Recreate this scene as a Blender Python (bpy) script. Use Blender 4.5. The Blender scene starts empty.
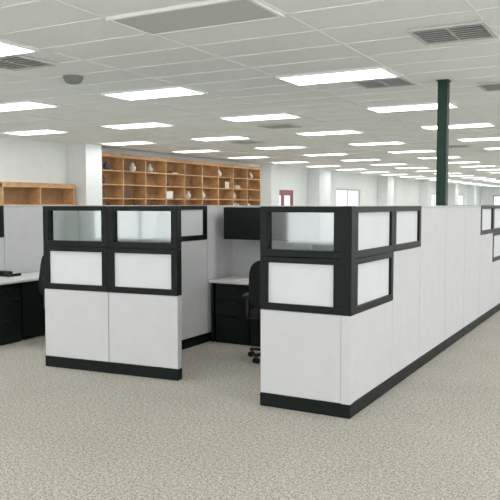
import bpy, bmesh, math, random
from mathutils import Matrix, Vector
random.seed(7)
scene = bpy.context.scene
scene.view_settings.view_transform = 'Standard'
scene.view_settings.look = 'None'
scene.view_settings.exposure = 0.56
scene.view_settings.gamma = 1.12

# ------------------------------------------------------------ materials
def srgb(r, g, b):
    def c(v):
        v /= 255.0
        return v/12.92 if v <= 0.04045 else ((v+0.055)/1.055)**2.4
    return (c(r), c(g), c(b), 1.0)

def mat(name, col, rough=0.6, metal=0.0, var=0.0, scale=20.0, bump=0.0, bscale=None, spec=0.5, detail=4.0):
    m = bpy.data.materials.new(name); m.use_nodes = True
    nt = m.node_tree; b = nt.nodes['Principled BSDF']
    b.inputs['Base Color'].default_value = col
    b.inputs['Roughness'].default_value = rough
    b.inputs['Metallic'].default_value = metal
    b.inputs['Specular IOR Level'].default_value = spec
    tc = nt.nodes.new('ShaderNodeTexCoord')
    if var > 0:
        n = nt.nodes.new('ShaderNodeTexNoise'); n.inputs['Scale'].default_value = scale
        n.inputs['Detail'].default_value = detail
        nt.links.new(tc.outputs['Object'], n.inputs['Vector'])
        r = nt.nodes.new('ShaderNodeValToRGB')
        r.color_ramp.elements[0].position = 0.35; r.color_ramp.elements[1].position = 0.65
        r.color_ramp.elements[0].color = tuple(max(0, c*(1-var)) for c in col[:3])+(1,)
        r.color_ramp.elements[1].color = tuple(min(1, c*(1+var)) for c in col[:3])+(1,)
        nt.links.new(n.outputs['Fac'], r.inputs['Fac'])
        nt.links.new(r.outputs['Color'], b.inputs['Base Color'])
    if bump > 0:
        n2 = nt.nodes.new('ShaderNodeTexNoise'); n2.inputs['Scale'].default_value = bscale or scale
        n2.inputs['Detail'].default_value = 6
        nt.links.new(tc.outputs['Object'], n2.inputs['Vector'])
        bp = nt.nodes.new('ShaderNodeBump'); bp.inputs['Strength'].default_value = bump
        bp.inputs['Distance'].default_value = 0.01
        nt.links.new(n2.outputs['Fac'], bp.inputs['Height'])
        nt.links.new(bp.outputs['Normal'], b.inputs['Normal'])
    return m

def emis(name, col, s):
    m = bpy.data.materials.new(name); m.use_nodes = True
    nt = m.node_tree; nt.nodes.clear()
    o = nt.nodes.new('ShaderNodeOutputMaterial'); e = nt.nodes.new('ShaderNodeEmission')
    e.inputs['Color'].default_value = col; e.inputs['Strength'].default_value = s
    nt.links.new(e.outputs[0], o.inputs[0]); return m

def glassmat(name, tint, refl=0.12):
    m = bpy.data.materials.new(name); m.use_nodes = True
    nt = m.node_tree; nt.nodes.clear()
    o = nt.nodes.new('ShaderNodeOutputMaterial')
    t = nt.nodes.new('ShaderNodeBsdfTransparent'); t.inputs[0].default_value = tint
    g = nt.nodes.new('ShaderNodeBsdfGlossy'); g.inputs['Roughness'].default_value = 0.05
    mx = nt.nodes.new('ShaderNodeMixShader'); mx.inputs[0].default_value = refl
    nt.links.new(t.outputs[0], mx.inputs[1]); nt.links.new(g.outputs[0], mx.inputs[2])
    nt.links.new(mx.outputs[0], o.inputs[0]); return m

def carpet():
    m = bpy.data.materials.new('carpet'); m.use_nodes = True
    nt = m.node_tree; b = nt.nodes['Principled BSDF']; b.inputs['Roughness'].default_value = 0.95
    b.inputs['Specular IOR Level'].default_value = 0.1
    tc = nt.nodes.new('ShaderNodeTexCoord')
    n1 = nt.nodes.new('ShaderNodeTexNoise'); n1.inputs['Scale'].default_value = 95; n1.inputs['Detail'].default_value = 3; n1.inputs['Roughness'].default_value = .7
    n3 = nt.nodes.new('ShaderNodeTexNoise'); n3.inputs['Scale'].default_value = 40; n3.inputs['Detail'].default_value = 5; n3.inputs['Roughness'].default_value = .8
    n2 = nt.nodes.new('ShaderNodeTexNoise'); n2.inputs['Scale'].default_value = 1.1; n2.inputs['Detail'].default_value = 3
    for n in (n1, n2, n3): nt.links.new(tc.outputs['Object'], n.inputs['Vector'])
    ad = nt.nodes.new('ShaderNodeMix'); ad.data_type = 'FLOAT'; ad.inputs[0].default_value = .4
    nt.links.new(n1.outputs['Fac'], ad.inputs[2]); nt.links.new(n3.outputs['Fac'], ad.inputs[3])
    r = nt.nodes.new('ShaderNodeValToRGB')
    r.color_ramp.elements[0].position = .42; r.color_ramp.elements[0].color = srgb(114, 110, 101)
    r.color_ramp.elements[1].position = .58; r.color_ramp.elements[1].color = srgb(219, 212, 200)
    nt.links.new(ad.outputs[0], r.inputs['Fac'])
    r2 = nt.nodes.new('ShaderNodeValToRGB')
    r2.color_ramp.elements[0].position = .3; r2.color_ramp.elements[0].color = (.9, .9, .9, 1)
    r2.color_ramp.elements[1].position = .7; r2.color_ramp.elements[1].color = (1, 1, 1, 1)
    nt.links.new(n2.outputs['Fac'], r2.inputs['Fac'])
    mx = nt.nodes.new('ShaderNodeMix'); mx.data_type = 'RGBA'; mx.blend_type = 'MULTIPLY'; mx.inputs[0].default_value = 1
    nt.links.new(r.outputs[0], mx.inputs[6]); nt.links.new(r2.outputs[0], mx.inputs[7])
    nt.links.new(mx.outputs[2], b.inputs['Base Color'])
    bp = nt.nodes.new('ShaderNodeBump'); bp.inputs['Strength'].default_value = .3; bp.inputs['Distance'].default_value = .006
    nt.links.new(n1.outputs['Fac'], bp.inputs['Height']); nt.links.new(bp.outputs[0], b.inputs['Normal'])
    return m

M = dict(
    carpet=carpet(),
    wall=mat('wall_paint', srgb(232, 236, 235), .85, var=.02, scale=3),
    ceil=mat('ceiling_tile', srgb(241, 246, 243), .95, var=.04, scale=60, bump=.15, bscale=90),
    grid=mat('ceiling_grid_metal', srgb(238, 242, 240), .7),
    fab=mat('partition_fabric', srgb(204, 204, 206), .9, var=.018, scale=7, bump=.15, bscale=220, spec=.2, detail=9),
    insert=mat('partition_insert', srgb(216, 219, 223), .6, var=.02, scale=4, spec=.3),
    trim=mat('partition_light_trim', srgb(186, 188, 189), .6),
    black=mat('black_frame', srgb(5, 13, 11), .5, var=.1, scale=8, spec=.18),
    green=mat('green_pole_paint', srgb(7, 40, 27), .5, spec=.25),
    glass=glassmat('partition_glass', (.66, .71, .69, 1), .12),
    wood=mat('oak_wood', srgb(200, 154, 104), .5, var=.14, scale=6),
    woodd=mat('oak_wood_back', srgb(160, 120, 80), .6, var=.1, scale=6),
    lamp=emis('troffer_diffuser', (.99, 1, .99, 1), 6.0),
    lampoff=mat('unlit_diffuser', srgb(196, 201, 198), .4),
    vent=mat('vent_metal', srgb(200, 203, 199), .6),
    ventd=mat('vent_dark', srgb(125, 128, 122), .8),
    deskt=mat('desk_laminate', srgb(222, 223, 220), .35),
    deskb=mat('desk_black_metal', srgb(7, 15, 12), .45, spec=.25),
    chair=mat('chair_black_fabric', srgb(12, 14, 15), .8, var=.2, scale=90, spec=.25),
    plastic=mat('black_plastic', srgb(12, 13, 14), .4, spec=.3),
    chrome=mat('chrome', srgb(180, 182, 184), .2, metal=1),
    red=mat('door_red_frame', srgb(150, 80, 90), .5),
    win=emis('daylight_window', (.95, .98, 1, 1), 3.5),  # glow of the added out-of-view panes, brightens ceiling and partition fronts
    wing=emis('far_daylight', (.86, .95, 1, 1), .9),
    base=mat('baseboard_vinyl', srgb(90, 92, 90), .6),
    paper=mat('paper_white', srgb(235, 235, 230), .8),
    screen=mat('screen_glass', srgb(30, 34, 38), .15),
    bkA=mat('book_navy', srgb(60, 70, 95), .7), bkB=mat('book_cream', srgb(225, 215, 190), .7),
    bkC=mat('book_red', srgb(130, 60, 50), .7), bkD=mat('book_green', srgb(70, 90, 70), .7),
    bkE=mat('book_brown', srgb(88, 62, 42), .7),
)

# ------------------------------------------------------------ builders
def empty(name, loc=(0, 0, 0), rz=0):
    e = bpy.data.objects.new(name, None); scene.collection.objects.link(e)
    e.location = loc; e.rotation_euler = (0, 0, rz); e.empty_display_size = .2
    return e

class Acc:
    """one mesh with several materials"""
    def __init__(s): s.bm = bmesh.new(); s.mats = []
    def mi(s, m):
        if m not in s.mats: s.mats.append(m)
        return s.mats.index(m)
    def box(s, m, x0, x1, y0, y1, z0, z1, T=None):
        i = s.mi(m)
        v = [s.bm.verts.new((x, y, z)) for z in (z0, z1) for y in (y0, y1) for x in (x0, x1)]
        if T is not None:
            for q in v: q.co = T @ q.co
        for f in ((0, 2, 3, 1), (4, 5, 7, 6), (0, 1, 5, 4), (2, 6, 7, 3), (0, 4, 6, 2), (1, 3, 7, 5)):
            fc = s.bm.faces.new([v[k] for k in f]); fc.material_index = i
    def cyl(s, m, p, r, h, n=20, r2=None, T=None):
        i = s.mi(m); r2 = r if r2 is None else r2
        a = [s.bm.verts.new((p[0]+r*math.cos(2*math.pi*k/n), p[1]+r*math.sin(2*math.pi*k/n), p[2])) for k in range(n)]
        b = [s.bm.verts.new((p[0]+r2*math.cos(2*math.pi*k/n), p[1]+r2*math.sin(2*math.pi*k/n), p[2]+h)) for k in range(n)]
        if T is not None:
            for q in a+b: q.co = T @ q.co
        fs = [s.bm.faces.new(list(reversed(a))), s.bm.faces.new(b)]
        for k in range(n):
            fs.append(s.bm.faces.new((a[k], a[(k+1) % n], b[(k+1) % n], b[k])))
        for f in fs: f.material_index = i
        for f in fs[2:]: f.smooth = True
    def lathe(s, m, p, prof, n=20):
        i = s.mi(m); rings = []
        for r, z in prof:
            rings.append([s.bm.verts.new((p[0]+r*math.cos(2*math.pi*k/n), p[1]+r*math.sin(2*math.pi*k/n), p[2]+z)) for k in range(n)])
        for A, B in zip(rings, rings[1:]):
            for k in range(n):
                f = s.bm.faces.new((A[k], A[(k+1) % n], B[(k+1) % n], B[k])); f.material_index = i; f.smooth = True
        f = s.bm.faces.new(list(reversed(rings[0]))); f.material_index = i
        f = s.bm.faces.new(rings[-1]); f.material_index = i
    def finish(s, name, parent=None, bevel=0, loc=None, seg=2):
        me = bpy.data.meshes.new(name); s.bm.normal_update(); s.bm.to_mesh(me); s.bm.free()
        for m in s.mats: me.materials.append(M[m])
        o = bpy.data.objects.new(name, me); scene.collection.objects.link(o)
        if parent: o.parent = parent
        if loc: o.location = loc
        if bevel:
            b = o.modifiers.new('bevel', 'BEVEL'); b.width = bevel; b.segments = seg; b.limit_method = 'ANGLE'
            b.harden_normals = False
        return o

H = 3.06          # ceiling height
XL, XR, YB, YF = -11.75, 7.0, -5.0, 60.0

def simple(name, m, *b, bevel=0):
    a = Acc(); a.box(m, *b); return a.finish(name, bevel=bevel)

# ------------------------------------------------------------ room shell
simple('floor', 'carpet', XL-.2, XR+.2, YB-.2, YF+.2, -.1, 0)
simple('ceiling', 'ceil', XL-.2, XR+.2, YB-.2, YF+.2, H, H+.12)

def wall_with_openings(name, axis, pos, t, a0, a1, ops):
    """axis 'x': wall plane at x=pos running in y ; ops = (s,e,z0,z1)"""
    A = Acc(); cur = a0
    def bx(s, e, z0, z1):
        if e-s < 1e-4 or z1-z0 < 1e-4: return
        lo, hi = min(pos, pos+t), max(pos, pos+t)
        if axis == 'x': A.box('wall', lo, hi, s, e, z0, z1)
        else: A.box('wall', s, e, lo, hi, z0, z1)
    for s, e, z0, z1 in sorted(ops):
        bx(cur, s, 0, H); bx(s, e, 0, z0); bx(s, e, z1, H); cur = e
    bx(cur, a1, 0, H)
    return A.finish(name)

door_l = [(23.0, 24.7, 0, 2.2)]
win_l = [(29.0, 32.0, .9, 2.35), (44, 47.5, .9, 2.35), (50, 54, .9, 2.35)]
simple('wall_left', 'wall', XL-.2, XL, YB, 23.0, 0, H)
simple('wall_left', 'wall', XL-.2, XL, 23.0, 24.7, 2.2, H)
wall_with_openings('wall_left', 'x', XL, -.2, 24.7, YF, win_l)
fill_win_r = [(y, y+2.6, .8, 2.6) for y in (-3.5, .5, 4.5, 8.5, 12.5, 16.5, 20.5, 24.5, 28.5, 32.5, 36.5, 40.5, 44.5, 48.5, 52.5)]  # openings for added fill panes, never in view
wall_with_openings('wall_right', 'x', XR, .2, YB, YF, fill_win_r)
fill_win_b = [(x, x+2.8, .7, 2.65) for x in (-11, -7.6, -4.2, -.8, 2.6)]  # openings behind the camera for added fill panes
wall_with_openings('wall_back', 'y', YB, -.2, XL, XR, fill_win_b)
win_f = [(x, x+2.2, .9, 2.35) for x in (-10.8, -7.6, -4.4, -1.2, 2.0)]
wall_with_openings('wall_front', 'y', YF, .2, XL, XR, win_f)

wn = [0]
def window_or_fill(axis, pos, t, s, e, z0, z1, m, fm='trim'):  # builds the far windows and the added fill panes
    wn[0] += 1; A = Acc(); f = .06
    def bx(mm, a, b, c, d, p0, p1):
        if axis == 'x': A.box(mm, min(p0, p1), max(p0, p1), a, b, c, d)
        else: A.box(mm, a, b, min(p0, p1), max(p0, p1), c, d)
    p0, p1 = pos+t*.25, pos+t*.6
    bx(fm, s, s+f, z0, z1, p0, p1); bx(fm, e-f, e, z0, z1, p0, p1)
    bx(fm, s+f, e-f, z0, z0+f, p0, p1); bx(fm, s+f, e-f, z1-f, z1, p0, p1)
    mid = (s+e)/2; bx(fm, mid-.025, mid+.025, z0+f, z1-f, p0, p1)
    bx(m, s+f, mid-.025, z0+f, z1-f, pos+t*.4, pos+t*.5)
    bx(m, mid+.025, e-f, z0+f, z1-f, pos+t*.4, pos+t*.5)
    A.finish('window_%d' % wn[0])
for o in win_l: window_or_fill('x', XL, -.2, *o, 'wing', 'trim')
for o in fill_win_r: window_or_fill('x', XR, .2, *o, 'win')  # added glowing panes, unseen, lift the ceiling from the side
for o in fill_win_b: window_or_fill('y', YB, -.2, *o, 'win')  # added glowing panes behind the camera, front fill for the partitions
for o in win_f: window_or_fill('y', YF, .2, *o, 'wing', 'base')

# double glass doors in the left wall
for k, (s, e, z0, z1) in enumerate(door_l):
    A = Acc(); x0, x1 = XL-.13, XL-.01
    s += .002; e -= .002; z1 -= .002
    A.box('red', x0, x1, s, s+.08, 0, z1); A.box('red', x0, x1, e-.08, e, 0, z1); A.box('red', x0, x1, s+.08, e-.08, z1-.08, z1)
    m = (s+e)/2
    for a, b in ((s+.08, m-.005), (m+.005, e-.08)):
        A.box('red', XL-.09, XL-.03, a, a+.12, 0.01, z1-.08); A.box('red', XL-.09, XL-.03, b-.12, b, 0.01, z1-.08)
        A.box('red', XL-.09, XL-.03, a+.12, b-.12, 0.01, .25); A.box('red', XL-.09, XL-.03, a+.12, b-.12, z1-.2, z1-.08)
        A.box('red', XL-.09, XL-.03, a+.12, b-.12, 1.0, 1.08)
        A.box('wing', XL-.07, XL-.05, a+.12, b-.12, .25, 1.0); A.box('wing', XL-.07, XL-.05, a+.12, b-.12, 1.08, z1-.2)
    A.cyl('chrome', (XL-.015, m-.07, .95), .012, .3, 10); A.cyl('chrome', (XL-.015, m+.07, .95), .012, .3, 10)
    A.finish('door_%d' % (k+1))

# pilasters
for k, (y0, y1, d) in enumerate(((12.55, 13.1, .55), (22.0, 22.6, .45), (26.0, 27.2, .5), (34.5, 35.5, .5), (42, 42.9, .5), (49, 49.8, .5), (55, 56, .5))):
    simple('trim_%d' % (k+1), 'wall', XL, XL+d, y0, y1, 0, H)
A = Acc()
for a, b in ((YB, 10.3), (13.1, 13.3), (22.6, 23), (24.7, 26), (27.2, 34.5), (35.5, 42), (42.9, 49), (49.8, 55), (56, YF)):
    A.box('base', XL, XL+.012, a, b, 0, .1)
A.finish('baseboard_left')
simple('baseboard_front', 'base', XL+.012, XR, YF-.012, YF, 0, .1)
simple('baseboard_right', 'base', XR-.012, XR, YB, YF-.012, 0, .1)
simple('baseboard_back', 'base', XL+.012, XR-.012, YB, YB+.012, 0, .1)

# ceiling T-bar grid
PITCH = .56
A = Acc()
y = 7.02-PITCH*21
while y < YF:
    if y > YB: A.box('grid', XL, XR, y-.011, y+.011, H-.005, H)
    y += PITCH
x = -3.56-1.22*6
while x < XR:
    if x > XL: A.box('grid', x-.011, x+.011, YB, YF, H-.0055, H-.0005)
    x += 1.22
A.finish('ceiling_grid')

# troffers
def troffer_mesh(mm):
    a = Acc()
    for b in ((-.6, .6, -.285, -.26), (-.6, .6, .26, .285), (-.6, -.575, -.26, .26), (.575, .6, -.26, .26)):
        a.box('grid', *b, -.018, 0)
    a.box(mm, -.575, .575, -.26, .26, -.012, -.002)
    o = a.finish('ceiling_light_troffer'); return o
proto = troffer_mesh('lamp'); first = True
cols = [-2.95+2.44*k for k in range(-3, 4)]
for j in range(-3, 19):
    for cx in cols:
        yy = 7.3+2.8*j
        if yy > YF-.5: continue
        if j == -1 and abs(cx+2.95) < .1: continue
        if first: o = proto; first = False
        else:
            o = bpy.data.objects.new('ceiling_light_troffer', proto.data); scene.collection.objects.link(o)
        o.location = (cx, yy, H-.005)
o = troffer_mesh('lampoff'); o.location = (-2.95, 4.5, H-.005)

# vents
def vent(x, y, w=.6, d=.56, n=7):
    a = Acc(); t = .035
    a.box('vent', -w/2, w/2, -d/2, -d/2+t, -.018, 0); a.box('vent', -w/2, w/2, d/2-t, d/2, -.018, 0)
    a.box('vent', -w/2, -w/2+t, -d/2+t, d/2-t, -.018, 0); a.box('vent', w/2-t, w/2, -d/2+t, d/2-t, -.018, 0)
    a.box('ventd', -w/2+t, w/2-t, -d/2+t, d/2-t, -.003, 0)
    for k in range(n):
        yy = -d/2+t+(k+.5)*(d-2*t)/n
        T = Matrix.Translation((0, yy, -.011)) @ Matrix.Rotation(math.radians(35), 4, 'X')
        a.box('vent', -w/2+t, w/2-t, -.016, .016, -.0015, .0015, T)
    a.box('vent', -.008, .008, -d/2+t, d/2-t, -.016, -.004)
    o = a.finish('ceiling_air_vent'); o.location = (x, y, H-.005)
for p in ((-1.4, 5.92), (-2.64, 7.9), (-5.4, 5.06), (-5.7, 11.4), (-1.45, 8.8), (-7.8, 14.0), (-1.7, 12.4), (-4, 17.4)): vent(*p)
a = Acc(); a.lathe('ventd', (0, 0, 0), [(.06, -.075), (.085, -.06), (.1, -.03), (.11, -.012), (.11, 0)], 28)
o = a.finish('smoke_detector'); o.location = (-5.47, 5.95, H-.005)

# ------------------------------------------------------------ partitions
T_ = .075; TOP = 1.66; Z1 = 1.25; Z0 = .81
class Part:
    def __init__(s, name, loc=(0, 0, 0)):
        s.e = empty(name, loc); s.A = {k: Acc() for k in ('fabric_panels', 'black_frames', 'window_inserts', 'kick_plates', 'trim_caps')}
    def seg(s, x, y, ang, w, style='plain', up='glass', lo='insert', ends=(0, 0)):
        T = Matrix.Translation((x, y, 0)) @ Matrix.Rotation(math.radians(ang), 4, 'Z')
        h = T_/2; g = .004
        s.A['kick_plates'].box('black', 0, w, -h-.004, h+.004, 0, .11, T)
        ftop = {'plain': TOP-.022, 'one': Z1, 'two': Z0}[style]
        s.A['trim_caps'].box('trim', g, w-g, -h+.012, h-.012, .11, ftop, T)
        for sg in (-1, 1):
            y0, y1 = sorted((sg*(h-.012), sg*h))
            s.A['fabric_panels'].box('fab', g, w-g, y0, y1, .113, ftop-.002, T)
        if style == 'plain':
            s.A['trim_caps'].box('trim', 0, w, -h, h, TOP-.022, TOP, T)
        else:
            lv = [(Z1, TOP, up)] + ([(Z0, Z1, lo)] if style == 'two' else [])
            for z0, z1, m in lv:
                f = .06
                hb = h+.006
                s.A['black_frames'].box('black', 0.001, w-.001, -hb, hb, z0+.002, z0+f, T)
                s.A['black_frames'].box('black', 0.001, w-.001, -hb, hb, z1-f*.8, z1, T)
                s.A['black_frames'].box('black', 0.001, f+.01, -hb, hb, z0+f, z1-f*.8, T)
                s.A['black_frames'].box('black', w-f-.01, w-.001, -hb, hb, z0+f, z1-f*.8, T)
                if m == 'glass':
                    s.A['window_inserts'].box('glass', f+.01, w-f-.01, -.003, .003, z0+f, z1-f*.8, T)
                else:
                    s.A['window_inserts'].box(m, f+.01, w-f-.01, -h+.018, h-.018, z0+f, z1-f*.8, T)
    def post(s, x, y, ztop_light, black_from=None):
        h = T_/2+.002
        s.A['kick_plates'].box('black', x-h-.003, x+h+.003, y-h-.003, y+h+.003, 0, .11)
        s.A['fabric_panels'].box('fab', x-h, x+h, y-h, y+h, .11, ztop_light)
        if black_from: s.A['black_frames'].box('black', x-h-.004, x+h+.004, y-h-.004, y+h+.004, black_from, TOP+.002)
    def done(s):
        for k, a in s.A.items():
            if a.mats: a.finish(k, s.e, bevel=0 if k == 'window_inserts' else .004)
            else: a.bm.free()
h = T_/2
# right-hand cubicle run
XW = -1.98-h; YW = 5.20+h
P = Part('cubicle_partition')
P.post(XW, YW, Z0, Z0)
P.seg(-2.775, YW, 0, (XW-h)-(-2.775), 'two', 'glass', 'insert')
ys = [YW+h, 6.26, 7.15, 8.2, 9.18, 10.15, 11.07, 12.0]
st = ['two', 'one', 'plain', 'plain', 'plain', 'one', 'two']
for k in range(7):
    P.seg(XW, ys[k], 90, ys[k+1]-ys[k], st[k], 'insert', 'insert')
P.post(XW, 12.0+h, Z0, Z0)
yy = 12.0+T_
for k, s_ in enumerate(['two', 'one', 'plain', 'plain', 'plain', 'one', 'two', 'two', 'one', 'plain', 'plain', 'plain']):
    P.seg(XW, yy, 90, .95, s_, 'insert', 'insert'); yy += .95
# internal cross walls
P.seg(-4.6, 7.95, 0, .85, 'plain'); P.seg(-3.75, 7.95, 0, .85, 'plain'); P.seg(-2.9, 7.95, 0, (XW-h-.006)+2.9, 'plain')
P.seg(-2.8, 12.04, 0, .71, 'two', 'glass', 'insert')
P.done()

# T-shaped partition at left of the entry
Q = Part('cubicle_partition')
ang = 5.5; ca, sa = math.cos(math.radians(ang)), math.sin(math.radians(ang))
L0 = (-5.41, 5.44)
Q.seg(L0[0], L0[1], ang, .785, 'two', 'glass', 'insert')
Q.seg(L0[0]+.785*ca, L0[1]+.785*sa, ang, .785, 'two', 'glass', 'insert')
XS = -4.67
Q.seg(XS, 5.60, 90, .87, 'one', 'glass'); Q.seg(XS, 6.47, 90, .85, 'one', 'insert'); Q.seg(XS, 7.32, 90, .665, 'plain')
Q.done()
# partition enclosing left cubicle
R = Part('cubicle_partition')
R.seg(-7.3, 5.7, 90, .87, 'one', 'insert'); R.seg(-7.3, 6.57, 90, .7, 'plain'); R.seg(-7.3, 7.27, 90, .7, 'plain')
R.seg(-7.255, 8.0, 0, .85, 'plain'); R.seg(-6.405, 8.0, 0, .85, 'plain'); R.seg(-5.555, 8.0, 0, .84, 'plain')
R.done()

# power pole rising out of the partition joint
a = Acc()
px, py = XW+.0, 8.13
a.box('green', px-.055, px+.055, py-.055, py+.055, TOP+.001, H-.006)
a.box('green', px-.07, px+.07, py-.07, py+.07, H-.02, H-.0062)
a.finish('power_pole', bevel=.005)

# ------------------------------------------------------------ desks
def desk(name, x0, x1, y0, y1, front, peds):
    e = empty(name, ((x0+x1)/2, (y0+y1)/2, 0)); cx, cy = (x0+x1)/2, (y0+y1)/2
    a = Acc(); a.box('deskt', x0-cx, x1-cx, y0-cy, y1-cy, .73, .76); a.finish('worktop', e, .006)
    a = Acc()
    for (p0, p1, q0, q1, face) in peds:
        a.box('deskb', p0-cx, p1-cx, q0-cy, q1-cy, .0, .73)
        for k, (z0, z1) in enumerate(((.05, .33), (.345, .53), (.545, .715))):
            if face == '-y':
                a.box('deskb', p0-cx+.01, p1-cx-.01, q0-cy-.018, q0-cy, z0, z1)
                a.box('plastic', (p0+p1)/2-cx-.06, (p0+p1)/2-cx+.06, q0-cy-.03, q0-cy-.018, z1-.05, z1-.035)
            else:
                a.box('deskb', p1-cx, p1-cx+.018, q0-cy+.01, q1-cy-.01, z0, z1)
                a.box('plastic', p1-cx+.018, p1-cx+.03, (q0+q1)/2-cy-.06, (q0+q1)/2-cy+.06, z1-.05, z1-.035)
    a.finish('drawer_pedestals', e, .003)
    a = Acc()
    for b in front: a.box('deskb', b[0]-cx, b[1]-cx, b[2]-cy, b[3]-cy, b[4], b[5])
    a.finish('support_panels', e, .003)
    return e
desk('office_desk', -4.6, -2.2, 7.3, 7.905,
     [(-4.59, -4.56, 7.34, 7.9, 0, .73), (-2.25, -2.22, 7.34, 7.9, 0, .73), (-3.59, -2.73, 7.8, 7.82, .1, .73)],
     [(-4.54, -4.08, 7.36, 7.88, '-y'), (-4.06, -3.6, 7.36, 7.88, '-y'), (-2.72, -2.28, 7.36, 7.88, '-y')])
desk('office_desk', -7.255, -6.6, 5.75, 7.94,
     [(-7.24, -6.65, 5.76, 5.79, 0, .73), (-7.24, -6.65, 7.89, 7.92, 0, .73), (-6.68, -6.65, 6.27, 7.38, .03, .73)],
     [(-7.2, -6.65, 5.8, 6.25, '+x'), (-7.2, -6.65, 7.4, 7.86, '+x')])
desk('office_desk', -6.58, -4.73, 7.35, 7.945,
     [(-4.77, -4.74, 7.4, 7.93, 0, .73), (-6.5, -5.28, 7.42, 7.45, .03, .73)], [(-5.26, -4.8, 7.42, 7.92, '-y')])

# overhead storage bin mounted on back partition
def bin_(x0, x1, yb):
    e = empty('overhead_storage_bin', ((x0+x1)/2, yb-.2, 1.25)); w = (x1-x0)/2
    a = Acc()
    a.box('deskb', -w, w, -.2, .19, 0, .02); a.box('deskb', -w, w, -.2, .19, .37, .39)
    a.box('deskb', -w, -w+.02, -.2, .19, .02, .37); a.box('deskb', w-.02, w, -.2, .19, .02, .37)
    a.box('deskb', -w, w, .17, .19, .02, .37); a.finish('bin_body', e, .004)
    a = Acc(); a.box('black', -w+.005, w-.005, -.225, -.2, .01, .385); a.box('plastic', -.06, .06, -.235, -.225, .04, .055); a.finish('flipper_door', e, .006)
bin_(-4.5, -3.4, 7.9)

# ------------------------------------------------------------ chairs
def chair(x, y, rz, bh=.58):
    e = empty('office_chair', (x, y, 0), rz)
    # seat & back as grid-shaped cushions
    def cushion(name, w, d, t, T, curve):
        bm = bmesh.new(); bmesh.ops.create_cube(bm, size=1)
        bmesh.ops.subdivide_edges(bm, edges=bm.edges, cuts=5, use_grid_fill=True)
        for v in bm.verts:
            u, q, s_ = v.co.x*2, v.co.y*2, v.co.z*2
            k = 1-.16*(abs(u)**4)*(abs(q)**2) ; k2 = 1-.16*(abs(q)**4)*(abs(u)**2)
            v.co = Vector((u*w/2*k2, q*d/2*k, s_*t/2*(1-.35*max(abs(u), abs(q))**5)))
            v.co.z += curve*u*u
            v.co = T @ v.co
        for f in bm.faces: f.smooth = True
        me = bpy.data.meshes.new(name); bm.to_mesh(me); bm.free(); me.materials.append(M['chair'])
        o = bpy.data.objects.new(name, me); scene.collection.objects.link(o); o.parent = e
        o.modifiers.new('s', 'SUBSURF').levels = 1; o.modifiers['s'].render_levels = 2
    cushion('seat', .52, .5, .09, Matrix.Translation((0, 0, .49)), .02)
    cushion('backrest', .48, bh, .07, Matrix.Translation((0, -.27, .58+bh/2)) @ Matrix.Rotation(math.radians(82), 4, 'X'), .035)
    a = Acc()
    a.cyl('plastic', (0, 0, .1), .032, .2, 16); a.cyl('plastic', (0, 0, .3), .018, .12, 16)
    a.box('plastic', -.12, .12, -.12, .12, .41, .44)
    a.box('plastic', -.03, .03, -.3, -.08, .415, .435); a.box('plastic', -.03, .03, -.315, -.285, .415, .8)
    a.finish('column', e, .003)
    a = Acc(); r = Acc()
    for k in range(5):
        th = 2*math.pi*k/5+.3
        T = Matrix.Rotation(th, 4, 'Z')
        a.box('plastic', 0, .3, -.022, .022, .08, .11, T @ Matrix.Rotation(math.radians(2), 4, 'Y'))
        for s_ in (-.02, .02):
            T2 = T @ Matrix.Translation((.29, s_-.009, .03)) @ Matrix.Rotation(math.radians(-90), 4, 'X')
            r.cyl('plastic', (0, 0, 0), .03, .018, 16, T=T2)
        r.cyl('plastic', (.29, 0, .03), .008, .06, 8, T=T)
    a.finish('star_base', e, .004); r.finish('casters', e)
    a = Acc()
    for s_ in (-1, 1):
        a.box('plastic', s_*.3-.018, s_*.3+.018, -.03, .03, .46, .68)
        a.box('plastic', min(s_*.1, s_*.318), max(s_*.1, s_*.318), -.03, .03, .435, .46)
        a.box('plastic', s_*.3-.04, s_*.3+.04, -.15, .14, .68, .71)
    a.finish('armrests', e, .008)
chair(-3.47, 6.85, math.radians(20), .52)
chair(-6.12, 6.55, math.radians(-35), .5)

# monitor, phone, papers on desks
def monitor(x, y, rz):
    e = empty('computer_monitor', (x, y, .76), rz)
    a = Acc(); a.box('plastic', -.27, .27, -.02, .02, .1, .45); a.box('screen', -.255, .255, -.024, -.02, .115, .435)
    a.box('plastic', -.03, .03, .0, .03, .01, .2); a.box('plastic', -.12, .12, -.09, .09, 0, .012); a.finish('monitor_body', e, .003)
monitor(-3.1, 7.62, 0)
monitor(-6.0, 7.7, 0)
def phone(x, y, rz):
    e = empty('desk_telephone', (x, y, .76), rz)
    a = Acc(); a.box('plastic', -.1, .1, -.1, .1, 0, .035); a.box('plastic', -.09, -.04, -.1, .1, .045, .07)
    a.box('plastic', -.09, -.04, -.1, -.06, .035, .05); a.box('plastic', -.09, -.04, .06, .1, .035, .05)
    for i in range(3):
        for j in range(4): a.box('paper', -.01+i*.03, .01+i*.03, -.07+j*.03, -.052+j*.03, .035, .039)
    a.finish('phone_body', e, .003)
phone(-7.1, 6.5, math.radians(90))
a = Acc()
for k in range(4): a.box('paper', -.11+k*.003, .11-k*.004, -.14, .14, k*.004, k*.004+.004)
o = a.finish('paper_stack'); o.location = (-4.2, 7.55, .76)

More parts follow.
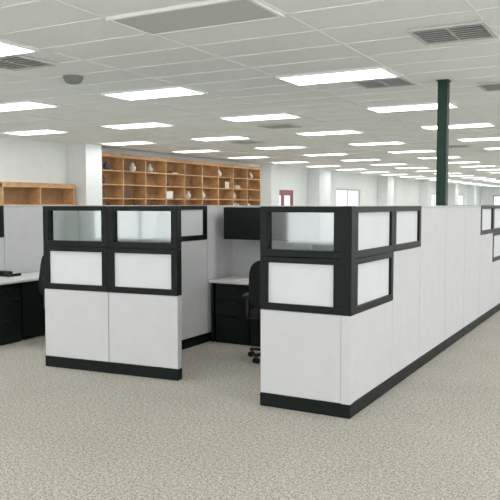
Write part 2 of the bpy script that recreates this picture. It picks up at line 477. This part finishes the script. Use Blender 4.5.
# ------------------------------------------------------------ bookcases
def bookcase(x0, dep, y0, y1, z1, bays, rows, fill):
    e = empty('wooden_bookcase', (x0, y0, 0)); L = y1-y0; t = .035
    a = Acc()
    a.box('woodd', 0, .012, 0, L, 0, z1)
    bw = L/bays
    for k in range(bays+1):
        c = min(max(k*bw, t/2), L-t/2)
        a.box('wood', .012, dep, c-t/2, c+t/2, 0, z1)
    a.box('wood', .012, dep+.015, -.01, L+.01, z1, z1+.03)
    a.box('wood', .012, dep+.006, 0, L, z1-.07, z1-.002)
    a.box('wood', .012, dep-.02, 0, L, 0, .1)
    zs = [.1+(z1-.17)*k/rows for k in range(rows)]
    for z in zs: a.box('wood', .012, dep-.005, t/2, L-t/2, z, z+.028)
    a.finish('case', e, .002)
    b = Acc()
    sh = (z1-.17)/rows-.04
    for k in range(bays):
        for z in zs:
            if random.random() > fill: continue
            yy = k*bw+.04; end = (k+1)*bw-.04; kind = random.random()
            if kind < .22:
                yy += random.random()*.4
                n = random.randint(2, 6)
                for _ in range(n):
                    w = random.uniform(.02, .05)
                    if yy+w > end: break
                    hh = random.uniform(.18, min(.28, sh)); dd = random.uniform(.16, .24)
                    b.box(random.choice(['bkA', 'bkB', 'bkC', 'bkD', 'bkE', 'paper']), dep-.03-dd, dep-.03, yy, yy+w-.001, z+.028, z+.028+hh); yy += w
            elif kind < .62:
                c = random.uniform(yy+.12, end-.12)
                b.lathe(random.choice(['paper', 'bkE', 'bkA', 'vent']), (dep-.15, c, z+.028),
                        [(.04, 0), (.08, .05), (.09, .1), (.05, .17), (.03, .2), (.045, .22)], 16)
            elif kind < .85:
                c = random.uniform(yy, end-.32)
                b.box(random.choice(['paper', 'bkB', 'bkE', 'ventd']), dep-.06, dep-.045, c, c+random.uniform(.15, .3), z+.028, z+.028+random.uniform(.16, .25))
            else:
                c = random.uniform(yy, end-.3)
                for q in range(random.randint(2, 4)):
                    b.box(random.choice(['bkA', 'bkB', 'bkC', 'bkE']), dep-.25, dep-.04, c+q*.01, c+.26-q*.012, z+.028+q*.035, z+.028+q*.035+.033)
    b.finish('books', e)
bookcase(XL+.001, .34, 13.25, 21.4, 2.89, 9, 8, .65)
bookcase(XL+.001, .34, 10.3, 12.4, 2.1, 2, 5, .25)

# ------------------------------------------------------------ world & camera
w = bpy.data.worlds.new('World'); scene.world = w; w.use_nodes = True
w.node_tree.nodes['Background'].inputs[0].default_value = (.8, .88, 1, 1)
w.node_tree.nodes['Background'].inputs[1].default_value = .6
cam = bpy.data.cameras.new('camera'); co = bpy.data.objects.new('camera', cam); scene.collection.objects.link(co)
cam.lens = 51.55; cam.sensor_width = 36; cam.clip_end = 200
co.location = (0, 0, 1.68); co.rotation_euler = (math.radians(90-3.68), 0, math.radians(28.9))
scene.camera = co
